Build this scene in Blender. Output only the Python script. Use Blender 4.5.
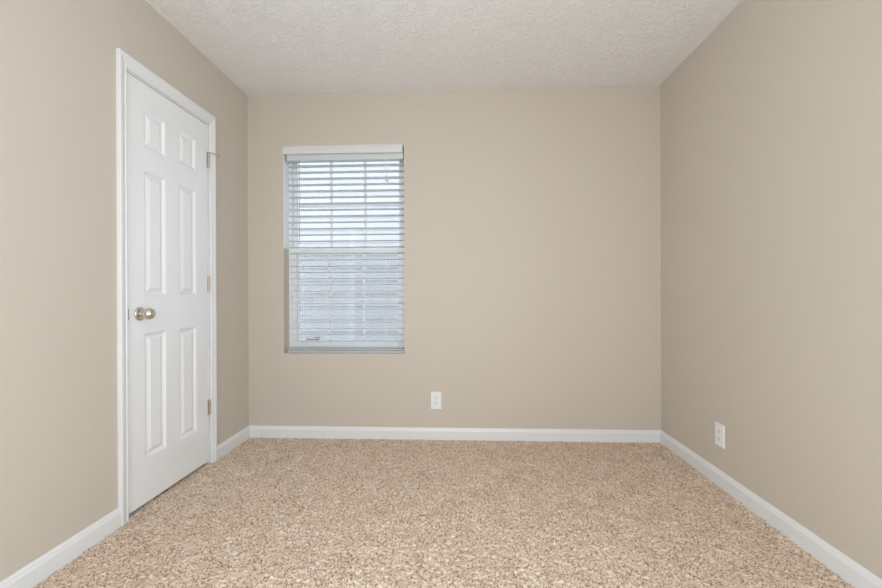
import bpy, bmesh, math
import numpy as np
from mathutils import Matrix, Vector

for o in list(bpy.data.objects):
    bpy.data.objects.remove(o)
S = bpy.context.scene
C = S.collection
W, H, D = 2.877, 2.44, 3.70          # room width, height, depth (back wall at y=0, rear wall at y=-D)

# ------------------------------------------------------------------ camera
CAM = Vector((1.5028, -2.8403, 1.0269))
yaw, pit, rol, FPX = -0.04464, -0.00182, -0.00348, 407.18
fw = Vector((math.sin(yaw)*math.cos(pit), math.cos(yaw)*math.cos(pit), math.sin(pit)))
rt0 = Vector((math.cos(yaw), -math.sin(yaw), 0)); up0 = rt0.cross(fw)
rt = rt0*math.cos(rol) + up0*math.sin(rol); up = up0*math.cos(rol) - rt0*math.sin(rol)
cd = bpy.data.cameras.new('camera'); cam = bpy.data.objects.new('camera', cd); C.objects.link(cam)
cam.matrix_world = Matrix(((rt.x, up.x, -fw.x, CAM.x), (rt.y, up.y, -fw.y, CAM.y), (rt.z, up.z, -fw.z, CAM.z), (0, 0, 0, 1)))
cd.sensor_width = 36; cd.lens = FPX/882*36; cd.clip_start = 0.02
S.camera = cam

# ------------------------------------------------------------------ light
wd = bpy.data.worlds.new('sky'); S.world = wd; wd.use_nodes = True
bg = wd.node_tree.nodes['Background']
bg.inputs[0].default_value = (0.86, 0.91, 1.0, 1); bg.inputs[1].default_value = 2.55
S.view_settings.view_transform = 'Standard'; S.view_settings.look = 'None'
S.view_settings.gamma = 1; S.view_settings.use_curve_mapping = False
S.view_settings.exposure = -0.07

def area(name, loc, rot, sx, sy, power, col):
    l = bpy.data.lights.new(name, 'AREA'); l.shape = 'RECTANGLE'; l.size = sx; l.size_y = sy
    l.energy = power; l.color = col; l.spread = math.radians(150)
    o = bpy.data.objects.new(name, l); C.objects.link(o); o.location = loc; o.rotation_euler = rot
    return o
# added fill light through an invented wide window behind the camera
area('added_fill', (W/2, -D-0.16, 1.05), (math.radians(90), 0, 0), 1.8, 1.5, 26, (0.93, 0.96, 1.0))
# cooler fills through an invented side window and doorway, added for the near walls
area('added_fill', (W+0.16, -2.85, 1.25), (0, math.radians(90), 0), 1.6, 1.1, 28.5, (0.62, 0.83, 1.0))
area('added_fill', (-0.16, -2.85, 1.15), (0, math.radians(-90), 0), 1.7, 1.0, 17, (0.60, 0.82, 1.0))

# ------------------------------------------------------------------ materials
def mat(name, col, rough=0.5, metal=0.0, spec=0.5):
    m = bpy.data.materials.new(name); m.use_nodes = True
    b = m.node_tree.nodes['Principled BSDF']
    b.inputs['Base Color'].default_value = (*col, 1); b.inputs['Roughness'].default_value = rough
    b.inputs['Metallic'].default_value = metal; b.inputs['Specular IOR Level'].default_value = spec
    return m
def N(m, t, **kw):
    n = m.node_tree.nodes.new(t)
    for k, v in kw.items():
        if hasattr(n, k): setattr(n, k, v)
        else: n.inputs[k].default_value = v
    return n
def L(m, a, b): m.node_tree.links.new(a, b)
def BS(m): return m.node_tree.nodes['Principled BSDF']
def coord(m):
    return N(m, 'ShaderNodeTexCoord').outputs['Object']
def bump(m, height, strength, dist):
    b = N(m, 'ShaderNodeBump'); b.inputs['Strength'].default_value = strength; b.inputs['Distance'].default_value = dist
    L(m, height, b.inputs['Height']); L(m, b.outputs[0], BS(m).inputs['Normal'])
def noisy(m, scale, strength, dist, detail=3):
    n = N(m, 'ShaderNodeTexNoise', Scale=scale, Detail=detail); L(m, coord(m), n.inputs['Vector'])
    bump(m, n.outputs[0], strength, dist)

WALL = mat('greige_wall_paint', (0.600, 0.533, 0.448), 0.6, spec=0.35)
noisy(WALL, 90, 0.12, 0.002)
TRIM = mat('white_trim_paint', (0.79, 0.785, 0.775), 0.28); noisy(TRIM, 60, 0.03, 0.001)
DOORP = mat('white_door_paint', (0.865, 0.865, 0.86), 0.18, spec=1.0)
n = N(DOORP, 'ShaderNodeTexNoise', Scale=14, Detail=4)
mp = N(DOORP, 'ShaderNodeMapping'); mp.inputs['Scale'].default_value = (8, 8, 0.35)
L(DOORP, coord(DOORP), mp.inputs[0]); L(DOORP, mp.outputs[0], n.inputs['Vector']); bump(DOORP, n.outputs[0], 0.10, 0.002)
VINYL = mat('white_vinyl', (0.90, 0.905, 0.905), 0.35); noisy(VINYL, 40, 0.02, 0.001)
SLAT = mat('white_blind_slat', (0.92, 0.93, 0.93), 0.35); noisy(SLAT, 30, 0.03, 0.001)
tl = N(SLAT, 'ShaderNodeBsdfTranslucent'); tl.inputs[0].default_value = (0.93, 0.95, 0.96, 1)
ms = N(SLAT, 'ShaderNodeMixShader'); ms.inputs[0].default_value = 0.68
L(SLAT, BS(SLAT).outputs[0], ms.inputs[1]); L(SLAT, tl.outputs[0], ms.inputs[2]); L(SLAT, ms.outputs[0], SLAT.node_tree.nodes['Material Output'].inputs[0])
RAIL = mat('white_rail', (0.62, 0.65, 0.645), 0.4); noisy(RAIL, 30, 0.03, 0.001)
VAL = mat('white_valance', (0.70, 0.69, 0.68), 0.4); noisy(VAL, 30, 0.03, 0.001)
CORD = mat('white_cord', (0.72, 0.74, 0.74), 0.8); noisy(CORD, 600, 0.2, 0.001)
WAND = mat('clear_grey_wand', (0.52, 0.56, 0.58), 0.25); noisy(WAND, 100, 0.02, 0.001)
PLATE = mat('white_outlet_plastic', (0.84, 0.84, 0.82), 0.3); noisy(PLATE, 80, 0.02, 0.0005)
SLOT = mat('dark_slot', (0.10, 0.10, 0.09), 0.7); noisy(SLOT, 80, 0.02, 0.0005)
NICK = mat('satin_nickel', (0.66, 0.60, 0.53), 0.24, 1.0); noisy(NICK, 200, 0.03, 0.0003)
HINGE = mat('brushed_hinge_metal', (0.60, 0.51, 0.43), 0.38, 1.0); noisy(HINGE, 200, 0.05, 0.0003)
BRONZE = mat('dark_latch_metal', (0.14, 0.11, 0.085), 0.4, 1.0); noisy(BRONZE, 200, 0.05, 0.0003)
RUB = mat('grey_rubber', (0.35, 0.33, 0.31), 0.7); noisy(RUB, 200, 0.05, 0.0003)

# ceiling: stomped, lightly knocked down texture
CEIL = mat('white_textured_ceiling', (0.89, 0.875, 0.855), 0.85, spec=0.25)
co = coord(CEIL)
w1 = N(CEIL, 'ShaderNodeTexNoise', Scale=9.0, Detail=2.0); L(CEIL, co, w1.inputs['Vector'])
mx = N(CEIL, 'ShaderNodeMix', data_type='VECTOR'); mx.inputs[0].default_value = 0.12
L(CEIL, co, mx.inputs[4]); L(CEIL, w1.outputs['Color'], mx.inputs[5])
n1 = N(CEIL, 'ShaderNodeTexNoise', Scale=34, Detail=3.5, Distortion=1.8); L(CEIL, mx.outputs[1], n1.inputs['Vector'])
r1 = N(CEIL, 'ShaderNodeValToRGB'); r1.color_ramp.elements[0].position = 0.44; r1.color_ramp.elements[1].position = 0.62
L(CEIL, n1.outputs[0], r1.inputs[0])
bump(CEIL, r1.outputs[0], 0.58, 0.006)

# carpet: beige frieze with brown and cream flecks
CARP = mat('flecked_beige_carpet', (0.5, 0.4, 0.3), 0.95, spec=0.1)
co = coord(CARP)
wv = N(CARP, 'ShaderNodeTexNoise', Scale=140, Detail=1.0); L(CARP, co, wv.inputs['Vector'])
wm = N(CARP, 'ShaderNodeMix', data_type='VECTOR'); wm.inputs[0].default_value = 0.012
L(CARP, co, wm.inputs[4]); L(CARP, wv.outputs['Color'], wm.inputs[5])
vo = N(CARP, 'ShaderNodeTexVoronoi', Scale=225); L(CARP, wm.outputs[1], vo.inputs['Vector'])
sp = N(CARP, 'ShaderNodeSeparateColor'); L(CARP, vo.outputs['Color'], sp.inputs[0])
r1 = N(CARP, 'ShaderNodeValToRGB'); cr = r1.color_ramp
cr.elements[0].position = 0.0; cr.elements[0].color = (0.20, 0.125, 0.08, 1)
cr.elements[1].position = 1.0; cr.elements[1].color = (0.95, 0.83, 0.71, 1)
for p_, c_ in ((0.10, (0.29, 0.19, 0.125, 1)), (0.20, (0.52, 0.36, 0.245, 1)), (0.35, (0.73, 0.55, 0.41, 1)), (0.75, (0.83, 0.67, 0.525, 1))):
    e = cr.elements.new(p_); e.color = c_
L(CARP, sp.outputs[0], r1.inputs[0])
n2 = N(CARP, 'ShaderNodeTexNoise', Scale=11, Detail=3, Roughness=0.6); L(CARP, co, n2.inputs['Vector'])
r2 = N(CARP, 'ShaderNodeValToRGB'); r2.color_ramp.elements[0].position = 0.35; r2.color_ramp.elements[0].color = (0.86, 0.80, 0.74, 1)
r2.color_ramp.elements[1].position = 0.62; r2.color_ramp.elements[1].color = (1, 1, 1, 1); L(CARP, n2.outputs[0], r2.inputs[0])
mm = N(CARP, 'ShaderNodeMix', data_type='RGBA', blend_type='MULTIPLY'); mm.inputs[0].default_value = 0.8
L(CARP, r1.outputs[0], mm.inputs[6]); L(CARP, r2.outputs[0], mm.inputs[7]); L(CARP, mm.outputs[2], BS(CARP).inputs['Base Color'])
BS(CARP).inputs['Sheen Weight'].default_value = 0.25
SUB = mat('floor_slab', (0.25, 0.2, 0.16), 0.9); noisy(SUB, 30, 0.1, 0.002)

# thin clear glass
GLASS = mat('window_glass', (1, 1, 1)); nt = GLASS.node_tree; nt.nodes.remove(BS(GLASS))
tr = N(GLASS, 'ShaderNodeBsdfTransparent'); tr.inputs[0].default_value = (0.95, 0.97, 0.97, 1)
gl = N(GLASS, 'ShaderNodeBsdfGlossy', Roughness=0.02); fr = N(GLASS, 'ShaderNodeFresnel', IOR=1.45)
ms = N(GLASS, 'ShaderNodeMixShader'); L(GLASS, fr.outputs[0], ms.inputs[0]); L(GLASS, tr.outputs[0], ms.inputs[1]); L(GLASS, gl.outputs[0], ms.inputs[2])
L(GLASS, ms.outputs[0], nt.nodes['Material Output'].inputs[0])
# fibreglass insect screen
SCR = mat('insect_screen_mesh', (0.30, 0.31, 0.32), 0.7); nt = SCR.node_tree
tr = N(SCR, 'ShaderNodeBsdfTransparent'); ms = N(SCR, 'ShaderNodeMixShader'); ms.inputs[0].default_value = 0.2
L(SCR, tr.outputs[0], ms.inputs[1]); L(SCR, BS(SCR).outputs[0], ms.inputs[2]); L(SCR, ms.outputs[0], nt.nodes['Material Output'].inputs[0])
# neighbour's lap siding, ground
SIDE = mat('pale_lap_siding', (0.59, 0.605, 0.635), 0.6); noisy(SIDE, 20, 0.05, 0.003)
GRASS = mat('pale_gravel', (0.70, 0.69, 0.66), 0.9)
n1 = N(GRASS, 'ShaderNodeTexNoise', Scale=12, Detail=6); L(GRASS, coord(GRASS), n1.inputs['Vector']); bump(GRASS, n1.outputs[0], 0.6, 0.03)
LABELW = mat('white_sticker', (0.85, 0.85, 0.90), 0.5); noisy(LABELW, 50, 0.02, 0.0005)
LABELB = mat('blue_print', (0.10, 0.10, 0.34), 0.5); noisy(LABELB, 50, 0.02, 0.0005)
LAMPG = mat('frosted_lamp_glass', (0.9, 0.88, 0.84), 0.5)
BS(LAMPG).inputs['Emission Color'].default_value = (1.0, 0.90, 0.78, 1); BS(LAMPG).inputs['Emission Strength'].default_value = 9.0  # glow of the unseen ceiling lamp added as extra room light

# ------------------------------------------------------------------ mesh helpers
def link(name, bm, m, parent=None, smooth=False, kind=None, bev=0, seg=2):
    bmesh.ops.recalc_face_normals(bm, faces=bm.faces)
    me = bpy.data.meshes.new(name); bm.to_mesh(me); bm.free()
    for mm in (m if isinstance(m, (list, tuple)) else [m]): me.materials.append(mm)
    if smooth:
        for p in me.polygons: p.use_smooth = True
    o = bpy.data.objects.new(name, me); C.objects.link(o)
    if parent: o.parent = parent
    if kind: o['kind'] = kind
    if bev:
        md = o.modifiers.new('bevel', 'BEVEL'); md.width = bev; md.segments = seg; md.limit_method = 'ANGLE'; md.angle_limit = math.radians(40)
    return o
def box(bm, x0, x1, y0, y1, z0, z1, mi=0):
    v = [bm.verts.new(p) for p in ((x0,y0,z0),(x1,y0,z0),(x1,y1,z0),(x0,y1,z0),(x0,y0,z1),(x1,y0,z1),(x1,y1,z1),(x0,y1,z1))]
    for f in ((0,3,2,1),(4,5,6,7),(0,1,5,4),(1,2,6,5),(2,3,7,6),(3,0,4,7)):
        bm.faces.new([v[i] for i in f]).material_index = mi
def B(*bs):
    bm = bmesh.new()
    for b in bs: box(bm, *b)
    return bm
def sweep(bm, prof, pts, dirs):
    """profile [(a,b)] placed at each point with axes dirs[i]=(A,Bv); joined into a closed bar with capped ends"""
    rows = []
    for p, (A, Bv) in zip(pts, dirs):
        rows.append([bm.verts.new(Vector(p) + Vector(A)*a + Vector(Bv)*b) for a, b in prof])
    n = len(prof)
    for r0, r1 in zip(rows, rows[1:]):
        for i in range(n):
            bm.faces.new((r0[i], r0[(i+1) % n], r1[(i+1) % n], r1[i]))
    bm.faces.new(rows[0]); bm.faces.new(rows[-1][::-1])
def lathe(bm, prof, origin, axis, seg=32):
    """prof = [(distance along axis, radius)]"""
    ax = Vector(axis).normalized(); a = ax.orthogonal().normalized(); b = ax.cross(a); o = Vector(origin)
    rows = []
    for t, r in prof:
        if r < 1e-6: rows.append([bm.verts.new(o + ax*t)])
        else: rows.append([bm.verts.new(o + ax*t + (a*math.cos(k*2*math.pi/seg) + b*math.sin(k*2*math.pi/seg))*r) for k in range(seg)])
    for r0, r1 in zip(rows, rows[1:]):
        for k in range(seg):
            k2 = (k+1) % seg
            f = [r0[k % len(r0)], r0[k2 % len(r0)], r1[k2 % len(r1)], r1[k % len(r1)]]
            f = list(dict.fromkeys(f))
            if len(f) > 2: bm.faces.new(f)
    for r in (rows[0], rows[-1]):
        if len(r) > 1: bm.faces.new(r)
def tube(bm, pts, r, seg=8):
    for a, b in zip(pts, pts[1:]):
        d = Vector(b) - Vector(a)
        lathe(bm, [(0, r), (d.length, r)], a, d, seg)
def empty(name, loc=(0, 0, 0), rz=0, label=None, cat=None, group=None, kind=None):
    o = bpy.data.objects.new(name, None); C.objects.link(o); o.location = loc; o.rotation_euler = (0, 0, rz); o.empty_display_size = 0.05
    if label: o['label'] = label
    if cat: o['category'] = cat
    if group: o['group'] = group
    if kind: o['kind'] = kind
    return o

T = 0.14                                   # wall thickness
# openings
DY0, DY1, DZ = -1.075, -0.452, 2.050        # door rough opening along the left wall
WX0, WX1, WZ0, WZ1 = 0.2575, 1.1185, 0.604, 2.055   # window opening in the back wall
RX0, RX1, RZ0, RZ1 = 0.60, 2.30, 0.30, 1.80
SY0, SY1, SZ0, SZ1 = -3.40, -2.30, 0.45, 2.05    # unseen side window in the right wall, invented to let cool fill in
EY0, EY1, EZ1 = -3.30, -2.40, 2.04              # unseen left doorway, invented to let cool fill in  # rear window opening, added for light

# ------------------------------------------------------------------ structure
def S_(name, bm, m, label, **k):
    o = link(name, bm, m, kind='structure', **k); o['label'] = label; return o
S_('floor', B((-T, W+T, -D-T, T, -0.06, -0.012)), SUB, 'floor slab under the wall-to-wall beige carpet')
S_('ceiling', B((-T, W+T, -D-T, T, H, H+0.1)), CEIL, 'white ceiling with a stomped plaster texture')
S_('wall_back', B((-T, WX0, 0, T, -0.012, H), (WX1, W+T, 0, T, -0.012, H), (WX0, WX1, 0, T, -0.012, WZ0), (WX0, WX1, 0, T, WZ1, H)), WALL, 'greige painted back wall holding the window')
S_('wall_left', B((-T, 0, -D, EY0, -0.012, H), (-T, 0, EY1, DY0, -0.012, H), (-T, 0, EY0, EY1, EZ1, H), (-T, 0, DY1, 0, -0.012, H), (-T, 0, DY0, DY1, DZ, H)), WALL, 'greige painted left wall holding the white door')
S_('wall_right', B((W, W+T, -D, SY0, -0.012, H), (W, W+T, SY1, 0, -0.012, H), (W, W+T, SY0, SY1, -0.012, SZ0), (W, W+T, SY0, SY1, SZ1, H)), WALL, 'plain greige painted right wall')
S_('wall_rear', B((-T, RX0, -D-T, -D, -0.012, H), (RX1, W+T, -D-T, -D, -0.012, H), (RX0, RX1, -D-T, -D, -0.012, RZ0), (RX0, RX1, -D-T, -D, RZ1, H)), WALL, 'greige wall behind the camera with a wide window opening added for fill light')
S_('wall_closet', B((-0.80, -0.76, -1.4, -0.1, -0.06, 2.2), (-0.80, -T, -1.44, -1.4, -0.06, 2.2), (-0.80, -T, -0.1, -0.06, -0.06, 2.2), (-0.80, -T, -1.44, -0.06, 2.2, 2.24), (-0.80, -T, -1.44, -0.06, -0.10, -0.06)), WALL, 'small closet shell behind the closed door')

# baseboards: profile (out from wall, height)
BH = 0.0885
bp = [(0, 0), (0.0145, 0), (0.0145, 0.066), (0.0125, 0.071), (0.0105, 0.074), (0.009, 0.080), (0.0055, 0.0862), (0.003, BH), (0, BH)]
Zu = (0, 0, 1)
def base(name, p0, p1, d0, d1, label):
    bm = bmesh.new(); sweep(bm, bp, [p0, p1], [(d0, Zu), (d1, Zu)])
    S_(name, bm, TRIM, label, smooth=False)
z0 = -0.010
bp = [(a, b - (z0 if i < 0 else 0)) for i, (a, b) in enumerate(bp)]
base('baseboard_back', (0, 0, 0), (W, 0, 0), (1, -1, 0), (-1, -1, 0), 'white baseboard along the back wall')
base('baseboard_left', (0, -D, 0), (0, EY0, 0), (1, 0, 0), (1, 0, 0), 'white baseboard in the rear left corner')
base('baseboard_left', (0, EY1, 0), (0, DY0-0.0405, 0), (1, 0, 0), (1, 0, 0), 'white baseboard on the left wall between camera and door')
base('baseboard_left', (0, DY1+0.044, 0), (0, 0, 0), (1, 0, 0), (1, -1, 0), 'short white baseboard on the left wall between door and corner')
base('baseboard_right', (W, -D, 0), (W, 0, 0), (-1, 0, 0), (-1, -1, 0), 'white baseboard along the right wall')
base('baseboard_rear', (0.02, -D, 0), (W-0.02, -D, 0), (0, 1, 0), (0, 1, 0), 'white baseboard behind the camera')

# door casing: mitred colonial profile running up, over and down
cp = [(0, 0), (0, 0.009), (0.004, 0.0115), (0.012, 0.012), (0.016, 0.0095), (0.020, 0.0105), (0.034, 0.0150), (0.040, 0.0172), (0.046, 0.0175), (0.0535, 0.0175), (0.0565, 0.0150), (0.0565, 0)]
ci0, ci1, cz = -1.0665, -0.4515, 2.047
co0 = 0.05/0.0565
bm = bmesh.new()
sweep(bm, cp, [(0, ci0, -0.008), (0, ci0, cz), (0, ci1+0.002, cz), (0, ci1+0.002, -0.008)],
      [((0, -0.86, 0), (1, 0, 0)), ((0, -0.86, 1.1), (1, 0, 0)), ((0, 0.74, 1.1), (1, 0, 0)), ((0, 0.74, 0), (1, 0, 0))])
trim = S_('trim_1', bm, TRIM, 'white moulded casing around the door')
# jamb lining inside the opening with stop behind the leaf
J = 0.012
bm = B((-T, -0.0005, DY0, DY0+J, -0.01, DZ), (-T, -0.0005, DY1-J+0.002, DY1, -0.01, DZ), (-T, -0.0005, DY0, DY1, DZ-J+0.003, DZ),
       (-0.060, -0.040, DY0+J, DY0+J+0.012, -0.01, DZ-J), (-0.060, -0.040, DY1-J-0.012, DY1-J, -0.01, DZ-J), (-0.060, -0.040, DY0+J, DY1-J, DZ-J-0.012, DZ-J))
S_('trim_2', bm, TRIM, 'white door jamb lining with stops behind the leaf', bev=0.001)

# ------------------------------------------------------------------ door leaf
d = empty('door_1', (0, -0.464, 0.03), 0, 'white six-panel interior door closed in the left wall', 'door', kind='structure')
def loc(o, root):
    if o.parent == root: o.matrix_parent_inverse = Matrix.Translation(-Vector(root.location))
    return o
LY0, LY1, LZ0, LZ1 = -1.0600, -0.4660, 0.026, 2.0375
yc = (LY0+LY1)/2
ys = [LY0, yc-0.191, yc-0.050, yc+0.050, yc+0.191, LY1]
zs = [LZ0, 0.240, 0.840, 1.022, 1.620, 1.733, 1.912, LZ1]
FX = -0.003
bm = bmesh.new()
for side, X, sg in ((0, FX, 1), (1, FX-0.035, -1)):
    for i in range(5):
        for j in range(7):
            a0, a1, b0, b1 = ys[i], ys[i+1], zs[j], zs[j+1]
            if i in (1, 3) and j in (1, 3, 5):
                rings = []
                for ins, dep in ((0, 0), (0.003, -0.0012), (0.0145, -0.0095), (0.0185, -0.0098), (0.036, -0.0022), (0.0375, -0.0018)):
                    rings.append([bm.verts.new((X+sg*dep, y, z)) for y, z in ((a0+ins, b0+ins), (a1-ins, b0+ins), (a1-ins, b1-ins), (a0+ins, b1-ins))])
                for r0, r1 in zip(rings, rings[1:]):
                    for k in range(4): bm.faces.new((r0[k], r0[(k+1) % 4], r1[(k+1) % 4], r1[k]))
                bm.faces.new(rings[-1])
            else:
                bm.faces.new([bm.verts.new((X, y, z)) for y, z in ((a0, b0), (a1, b0), (a1, b1), (a0, b1))])
X0, X1 = FX-0.035, FX
for q in (((X0, LY0, LZ0), (X1, LY0, LZ0), (X1, LY0, LZ1), (X0, LY0, LZ1)), ((X0, LY1, LZ0), (X1, LY1, LZ0), (X1, LY1, LZ1), (X0, LY1, LZ1)),
          ((X0, LY0, LZ0), (X1, LY0, LZ0), (X1, LY1, LZ0), (X0, LY1, LZ0)), ((X0, LY0, LZ1), (X1, LY0, LZ1), (X1, LY1, LZ1), (X0, LY1, LZ1))):
    bm.faces.new([bm.verts.new(p) for p in q])
bmesh.ops.remove_doubles(bm, verts=bm.verts, dist=1e-5)
loc(link('door_leaf', bm, DOORP, d), d)
# knob on a round rose
KY, KZ = -0.986, 0.935
bm = bmesh.new(); lathe(bm, [(0, 0.0325), (0.003, 0.0325), (0.006, 0.031), (0.008, 0.026), (0.009, 0.018)], (FX+0.0002, KY, KZ), (1, 0, 0), 40)
rose = loc(link('knob_rose', bm, NICK, d, smooth=True), d); rose['label'] = 'satin nickel round rose'
bm = bmesh.new()
kp = [(0.006, 0.0165), (0.012, 0.0135), (0.018, 0.0115)]
for k in range(15):
    a = math.pi*(0.12+0.88*k/14); kp.append((0.046-0.025*math.cos(a), 0.0275*math.sin(a) if k < 14 else 0))
lathe(bm, kp, (FX, KY, KZ), (1, 0, 0), 40)
kn = loc(link('door_knob', bm, NICK, d, smooth=True), d); kn['label'] = 'satin nickel egg-shaped knob'
bm = bmesh.new(); box(bm, FX-0.001, FX+0.0045, LY0-0.0015, LY0+0.0065, KZ-0.026, KZ+0.026)
pl = loc(link('strike_plate', bm, BRONZE, d, bev=0.0005), d)
# three hinges, knuckles proud of the leaf
for k, hz in enumerate((1.829, 1.086, 0.347)):
    bm = bmesh.new()
    box(bm, FX, -0.0006, -0.4705, -0.4566, hz-0.0445, hz+0.0445)
    for j in range(5):
        lathe(bm, [(0, 0.0042), (0.0006, 0.0052), (0.0166, 0.0052), (0.0172, 0.0042)], (0.0035, -0.4605, hz-0.0445+j*0.0178), (0, 0, 1), 16)
    h = loc(link('hinge', bm, HINGE, d, smooth=False), d)
    bm = bmesh.new(); lathe(bm, [(0, 0.0032), (0.0925, 0.0032), (0.0935, 0.005), (0.0955, 0.0045), (0.097, 0)], (0.0035, -0.4605, hz-0.046), (0, 0, 1), 14)
    loc(link('hinge_pin', bm, HINGE, h, smooth=False), d)
    if k == 0:
        bm = bmesh.new(); tube(bm, [(0.006, -0.462, hz+0.0475), (0.020, -0.445, hz+0.0475), (0.034, -0.405, hz+0.0455)], 0.0030)
        lathe(bm, [(0, 0.008), (0.003, 0.008)], (0.0035, -0.4605, hz+0.0462), (0, 0, 1), 16)
        st = loc(link('hinge_door_stop', bm, HINGE, h), d)
        bm = bmesh.new(); lathe(bm, [(0, 0.005), (0.008, 0.006), (0.010, 0.004)], (0.032, -0.411, hz+0.0458), (0.5, 1, -0.05), 14)
        loc(link('bumper', bm, RUB, h, smooth=True), d)

# ------------------------------------------------------------------ window in the back wall (single hung, grilles between)
w = empty('window_1', ((WX0+WX1)/2, 0.09, WZ0), 0, 'white vinyl single-hung window with grid bars in the back wall', 'window', kind='structure')
FY0, FY1 = 0.088, 0.138
FW = 0.026
bm = B((WX0, WX0+FW, FY0, FY1, WZ0, WZ1), (WX1-FW, WX1, FY0, FY1, WZ0, WZ1), (WX0+FW, WX1-FW, FY0, FY1, WZ1-0.030, WZ1), (WX0+FW, WX1-FW, FY0, FY1, WZ0, WZ0+0.030))
loc(link('window_frame', bm, VINYL, w, bev=0.002), w)
def sash(name, y0, y1, zb, zt, rb, rtp, gx0, gx1, cols, rowz):
    xa, xb = WX0+FW, WX1-FW
    bm = B((xa, gx0, y0, y1, zb, zt), (gx1, xb, y0, y1, zb, zt), (gx0, gx1, y0, y1, zb, zb+rb), (gx0, gx1, y0, y1, zt-rtp, zt))
    s = loc(link(name, bm, VINYL, w, bev=0.002), w)
    ym = (y0+y1)/2
    g = loc(link('window_glass', B((gx0-0.003, gx1+0.003, ym-0.002, ym+0.002, zb+rb-0.003, zt-rtp+0.003)), GLASS, s), w)
    bs = [(c-0.0085, c+0.0085, ym-0.006, ym-0.0025, zb+rb, zt-rtp) for c in cols]
    for rz in rowz:
        xs = [gx0] + [v for c in cols for v in (c-0.0085, c+0.0085)] + [gx1]
        bs += [(xs[i], xs[i+1], ym-0.006, ym-0.0025, rz-0.0085, rz+0.0085) for i in range(0, len(xs), 2)]
    loc(link('grille_bars', B(*bs), VINYL, s, bev=0.001), w)
    return s
su = sash('upper_sash', 0.113, 0.134, 1.320, WZ1-0.030, 0.035, 0.022, 0.312, 1.068, (0.566, 0.818), (1.670,))
sl = sash('lower_sash', 0.090, 0.112, WZ0+0.030, 1.364, 0.044, 0.047, 0.314, 1.064, (0.558, 0.812), (0.985,))
# insect screen outside the lower half
scx0, scx1 = 0.300, 1.075
loc(link('insect_screen', B((scx0+0.02, scx1-0.005, 0.1465, 0.1470, 0.64, 1.32)), SCR, w), w)
loc(link('screen_frame', B((scx0, scx0+0.020, 0.142, 0.150, 0.62, 1.335), (scx1-0.008, scx1+0.006, 0.142, 0.150, 0.62, 1.335), (scx0+0.02, scx1-0.008, 0.142, 0.150, 0.62, 0.64), (scx0+0.02, scx1-0.008, 0.142, 0.150, 1.32, 1.335)), VINYL, w, bev=0.001), w)
# white liner along the left reveal beside the upper sash
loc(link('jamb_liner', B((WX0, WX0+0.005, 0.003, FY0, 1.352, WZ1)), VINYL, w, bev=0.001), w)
# small maker's label low on the lower pane
lb = loc(link('glass_label', B((0.382, 0.482, 0.0975, 0.0982, 0.684, 0.712)), LABELW, sl), w); lb['label'] = 'small white sticker with blue print'
bm = B(*[(0.388+0.0052*i, 0.3915+0.0052*i, 0.0968, 0.0972, 0.689, 0.695 + (0.002 if i % 3 == 0 else 0)) for i in range(11)])
box(bm, 0.450, 0.477, 0.0968, 0.0972, 0.688, 0.695)
for k in range(6):
    a = k*math.pi/5
    box(bm, 0.462+0.013*math.cos(a)-0.003, 0.462+0.013*math.cos(a)+0.003, 0.0968, 0.0972, 0.699+0.007*math.sin(a), 0.7035+0.007*math.sin(a))
loc(link('label_print', bm, LABELB, lb), w)

# ------------------------------------------------------------------ horizontal blind
b = empty('window_blind', (0.695, 0.03, WZ0), 0, 'white two-inch horizontal blind with open slats lowered over the window', 'blind')
bm = bmesh.new()
vp = [(0, 0), (0.0125, 0.002), (0.0155, 0.010), (0.0165, 0.030), (0.0155, 0.050), (0.0125, 0.060), (0.008, 0.063), (0, 0.063)]
sweep(bm, vp, [(0.2580, -0.0005, 2.012), (1.1110, -0.0005, 2.012)], [((0, -1, 0), Zu), ((0, -1, 0), Zu)])
loc(link('valance', bm, VAL, b, bev=0.0015), b)
SX0, SX1 = 0.2795, 1.1125
loc(link('head_rail', B((SX0, SX1, 0.006, 0.060, 1.972, 2.016)), RAIL, b, bev=0.002), b)
bm = bmesh.new()
pitch = 0.0447; zt = 1.940; ns = 29
tilt = math.radians(-3)
for k in range(ns+1):
    z = zt - k*pitch
    if z < 0.64: break
    # slightly crowned slat cross-section
    pr_ = []
    for a in range(7):
        t = -1+a/3; pr_.append((t*0.025, 0.0016*(1-t*t)))
    pr_ = pr_ + [(x, h-0.0022) for x, h in reversed(pr_)]
    c_, s_ = math.cos(tilt), math.sin(tilt)
    prr = [(x*c_-h*s_, x*s_+h*c_) for x, h in pr_]
    sweep(bm, prr, [(SX0, 0.034, z), (SX1, 0.034, z)], [((0, 1, 0), Zu), ((0, 1, 0), Zu)])
box(bm, SX0, SX1, 0.009, 0.059, 0.6285, 0.6345)
loc(link('slats', bm, SLAT, b), b)
loc(link('bottom_rail', B((SX0, SX1, 0.008, 0.060, 0.6065, 0.622)), SLAT, b, bev=0.003, seg=3), b)
for lx in (0.398, 0.702, 0.984):
    bm = bmesh.new()
    tube(bm, [(lx, 0.0075, 0.620), (lx, 0.0075, 1.975)], 0.0009, 6); tube(bm, [(lx, 0.0605, 0.620), (lx, 0.0605, 1.975)], 0.0009, 6)
    loc(link('ladder_cord', bm, CORD, b), b)
bm = bmesh.new(); tube(bm, [(0.3735, -0.001, 1.395), (0.3735, 0.001, 1.985)], 0.0032, 8)
lathe(bm, [(0, 0.002), (0.004, 0.0045), (0.020, 0.0045), (0.024, 0.0025)], (0.3735, -0.001, 1.380), Zu, 10)
loc(link('tilt_wand', bm, WAND, b, smooth=True), b)
bm = bmesh.new(); tube(bm, [(0.996, -0.0015, 1.855), (0.998, 0.003, 1.985)], 0.0011, 6); tube(bm, [(1.002, -0.0015, 1.850), (1.002, 0.003, 1.985)], 0.0011, 6)
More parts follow.
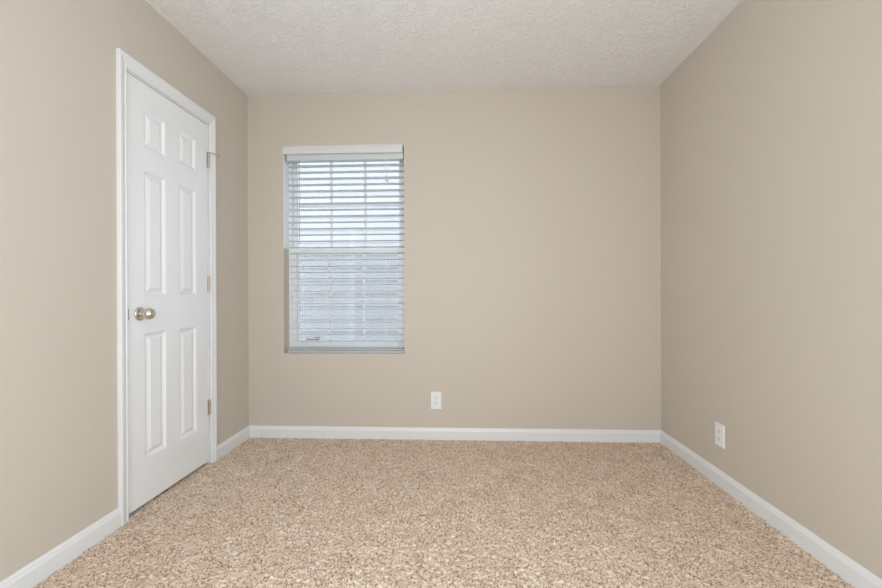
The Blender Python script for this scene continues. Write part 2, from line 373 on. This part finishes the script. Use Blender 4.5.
pc = loc(link('lift_cord', bm, CORD, b), b)
for tx, tz in ((0.995, 1.822), (1.003, 1.812)):
    bm = bmesh.new(); lathe(bm, [(0, 0.0058), (0.003, 0.0068), (0.020, 0.0045), (0.034, 0.0022), (0.036, 0)], (tx, -0.004, tz), Zu, 14)
    loc(link('cord_tassel', bm, WAND, pc, smooth=True), b)

# ------------------------------------------------------------------ outlets
def outlet(loc_, rz, sc, label):
    o = empty('electrical_outlet', loc_, rz, label, 'outlet', 'wall outlets')
    pw, ph = 0.035*sc, 0.057*sc
    bm = bmesh.new()
    rings = []
    for ins, y in ((0, -0.0002), (0.0, -0.0025), (0.0018, -0.0048), (0.004, -0.0055)):
        rings.append([bm.verts.new((x, y, z)) for x, z in ((-pw+ins, -ph+ins), (pw-ins, -ph+ins), (pw-ins, ph-ins), (-pw+ins, ph-ins))])
    for r0, r1 in zip(rings, rings[1:]):
        for k in range(4): bm.faces.new((r0[k], r0[(k+1) % 4], r1[(k+1) % 4], r1[k]))
    bm.faces.new(rings[-1]); bm.faces.new(rings[0][::-1])
    link('cover_plate', bm, PLATE, o)
    for s in (1, -1):
        zc = 0.0195*s
        bm = bmesh.new()
        pts = []
        for k in range(32):
            a = 2*math.pi*k/32; pts.append((0.0172*math.cos(a), max(-0.0142, min(0.0142, 0.0172*math.sin(a)))))
        f = [bm.verts.new((x, -0.0050, zc+z)) for x, z in pts]; g = [bm.verts.new((x*0.97, -0.0072, zc+z*0.97)) for x, z in pts]
        for k in range(32): bm.faces.new((f[k], f[(k+1) % 32], g[(k+1) % 32], g[k]))
        bm.faces.new(g); bm.faces.new(f[::-1])
        r = link('receptacle', bm, PLATE, o)
        bm = B((-0.0075, -0.0055, -0.0076, -0.0070, zc-0.001, zc+0.0075), (0.0055, 0.0075, -0.0076, -0.0070, zc+0.0, zc+0.0068))
        lathe(bm, [(0, 0.0026), (0.0006, 0.0026)], (0, -0.0070, zc-0.0062), (0, -1, 0), 14)
        link('slot', bm, SLOT, r)
    bm = bmesh.new(); lathe(bm, [(0, 0.0032), (0.0007, 0.0030), (0.0010, 0.002)], (0, -0.0053, 0), (0, -1, 0), 14)
    link('screw', bm, PLATE, o)
    return o
outlet((1.3395, 0, 0.279), 0, 1.06, 'white duplex outlet on the back wall right of the window')
outlet((W, -0.628, 0.273), -math.pi/2, 1.05, 'white duplex outlet on the right wall above the baseboard')

# ------------------------------------------------------------------ wall-to-wall carpet
rng = np.random.default_rng(4)
x0c, x1c = -0.060, W-0.002
xs_ = np.arange(x0c, x1c+1e-6, 0.0042); xs_[-1] = x1c
ya = np.arange(-1.85, -0.001, 0.0042); ya[-1] = -0.002
yb = np.linspace(-D+0.002, -1.85, 90, endpoint=False)
ys_ = np.concatenate([yb, ya]); nx, ny = len(xs_), len(ys_)
def vnoise(X, Y, s, seed):
    r = np.random.default_rng(seed); g = r.random((1024, 1024))
    u, v = X/s+37.3, Y/s+911.7; i, j = np.floor(u).astype(int), np.floor(v).astype(int); fu, fv = u-i, v-j
    fu = fu*fu*(3-2*fu); fv = fv*fv*(3-2*fv); i %= 1024; j %= 1024; i2, j2 = (i+1) % 1024, (j+1) % 1024
    return (g[i, j]*(1-fu)+g[i2, j]*fu)*(1-fv)+(g[i, j2]*(1-fu)+g[i2, j2]*fu)*fv
X, Y = np.meshgrid(xs_, ys_)
near = Y > -1.86
big = vnoise(X, Y, 0.16, 1)*0.6+vnoise(X, Y, 0.05, 2)*0.4
Z = 0.005 + near*((vnoise(X, Y, 0.008, 3)-0.5)*0.0075 + rng.random(X.shape)*0.0048 - 0.0024)*(0.75+0.6*big) + 0.002*big
co_ = np.stack([X + near*(rng.random(X.shape)-0.5)*0.002*(X < W-0.02), Y + near*(rng.random(X.shape)-0.5)*0.002*(Y < -0.02), Z], -1).reshape(-1, 3)
idx = np.arange(nx*ny).reshape(ny, nx)
q = np.stack([idx[:-1, :-1], idx[:-1, 1:], idx[1:, 1:], idx[1:, :-1]], -1).reshape(-1, 4)
qx = xs_[np.arange(nx-1)][None, :].repeat(ny-1, 0).ravel(); qy = ys_[np.arange(ny-1)][:, None].repeat(nx-1, 1).ravel()
q = q[(qx > 0.0) | ((qy > DY0+0.016) & (qy < DY1-0.016))]
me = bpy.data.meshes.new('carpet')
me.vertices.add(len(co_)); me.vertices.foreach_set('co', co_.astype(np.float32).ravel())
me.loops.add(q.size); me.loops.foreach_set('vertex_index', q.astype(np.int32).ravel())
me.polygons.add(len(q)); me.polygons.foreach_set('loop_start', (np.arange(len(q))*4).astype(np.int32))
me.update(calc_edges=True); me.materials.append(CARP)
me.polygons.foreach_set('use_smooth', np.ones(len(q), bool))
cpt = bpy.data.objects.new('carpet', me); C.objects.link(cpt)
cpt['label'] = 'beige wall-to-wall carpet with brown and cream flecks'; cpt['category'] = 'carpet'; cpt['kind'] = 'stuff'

# ------------------------------------------------------------------ outside: neighbour's house and ground
S_('ground', B((-8, 12, T+0.05, 9, -0.55, -0.45)), GRASS, 'pale gravel strip outside the window')
hs = empty('neighboring_house', (2, 3.05, -0.45), 0, 'pale lap-sided house wall close outside the window, seen between slats', 'house')
bm = bmesh.new()
lap = 0.185
k = 0; zz = -0.45
while zz < 4.2:
    v = [bm.verts.new(p) for p in ((-5, 3.00, zz), (9, 3.00, zz), (9, 3.022, zz+lap), (-5, 3.022, zz+lap))]
    bm.faces.new(v)
    v2 = [bm.verts.new(p) for p in ((-5, 3.00, zz), (9, 3.00, zz), (9, 3.022, zz), (-5, 3.022, zz))]
    bm.faces.new(v2); zz += lap
box(bm, -5, 9, 3.03, 3.3, -0.45, zz)
loc(link('siding', bm, SIDE, hs), hs)

# ------------------------------------------------------------------ added behind the camera for light: windows, doorway casing, ceiling lamp
w2 = empty('added_window_2', ((RX0+RX1)/2, -D-0.05, RZ0), 0, 'wide white window added behind the camera to let fill light in', 'window', kind='structure')
xm = (RX0+RX1)/2
bm = B((RX0, RX0+0.04, -D-0.10, -D-0.04, RZ0, RZ1), (RX1-0.04, RX1, -D-0.10, -D-0.04, RZ0, RZ1), (RX0+0.04, RX1-0.04, -D-0.10, -D-0.04, RZ0, RZ0+0.04), (RX0+0.04, RX1-0.04, -D-0.10, -D-0.04, RZ1-0.04, RZ1), (xm-0.03, xm+0.03, -D-0.10, -D-0.04, RZ0+0.04, RZ1-0.04))
loc(link('window_frame', bm, VINYL, w2, bev=0.002), w2)
w3 = empty('added_window_3', (W+0.05, (SY0+SY1)/2, SZ0), 0, 'white window added in the right wall behind the camera to let cool fill in', 'window', kind='structure')
bm = B((W+0.04, W+0.10, SY0, SY0+0.04, SZ0, SZ1), (W+0.04, W+0.10, SY1-0.04, SY1, SZ0, SZ1), (W+0.04, W+0.10, SY0+0.04, SY1-0.04, SZ0, SZ0+0.04), (W+0.04, W+0.10, SY0+0.04, SY1-0.04, SZ1-0.04, SZ1))
loc(link('window_frame', bm, VINYL, w3, bev=0.002), w3)
S_('trim_3', B((-T, 0.014, EY0-0.055, EY0, -0.01, EZ1+0.055), (-T, 0.014, EY1, EY1+0.055, -0.01, EZ1+0.055), (-T, 0.014, EY0, EY1, EZ1, EZ1+0.055)), TRIM, 'white casing of the doorway added behind the camera to let cool fill in', bev=0.003)
cl = empty('added_ceiling_light', (W/2, -2.45, H), 0, 'round frosted flush ceiling light added behind the camera view for fill', 'lamp')
bm = bmesh.new(); lathe(bm, [(0, 0.17), (0.022, 0.17), (0.026, 0.16)], (W/2, -2.45, H-0.0005), (0, 0, -1), 40)
loc(link('lamp_base', bm, NICK, cl, smooth=False), cl)
bm = bmesh.new(); lathe(bm, [(0, 0.155)]+[(0.095*math.sin(a), 0.155*math.cos(a)) for a in [k*math.pi/2/10 for k in range(1, 10)]]+[(0.095, 0)], (W/2, -2.45, H-0.0265), (0, 0, -1), 40)
loc(link('lamp_shade', bm, LAMPG, cl, smooth=True), cl)
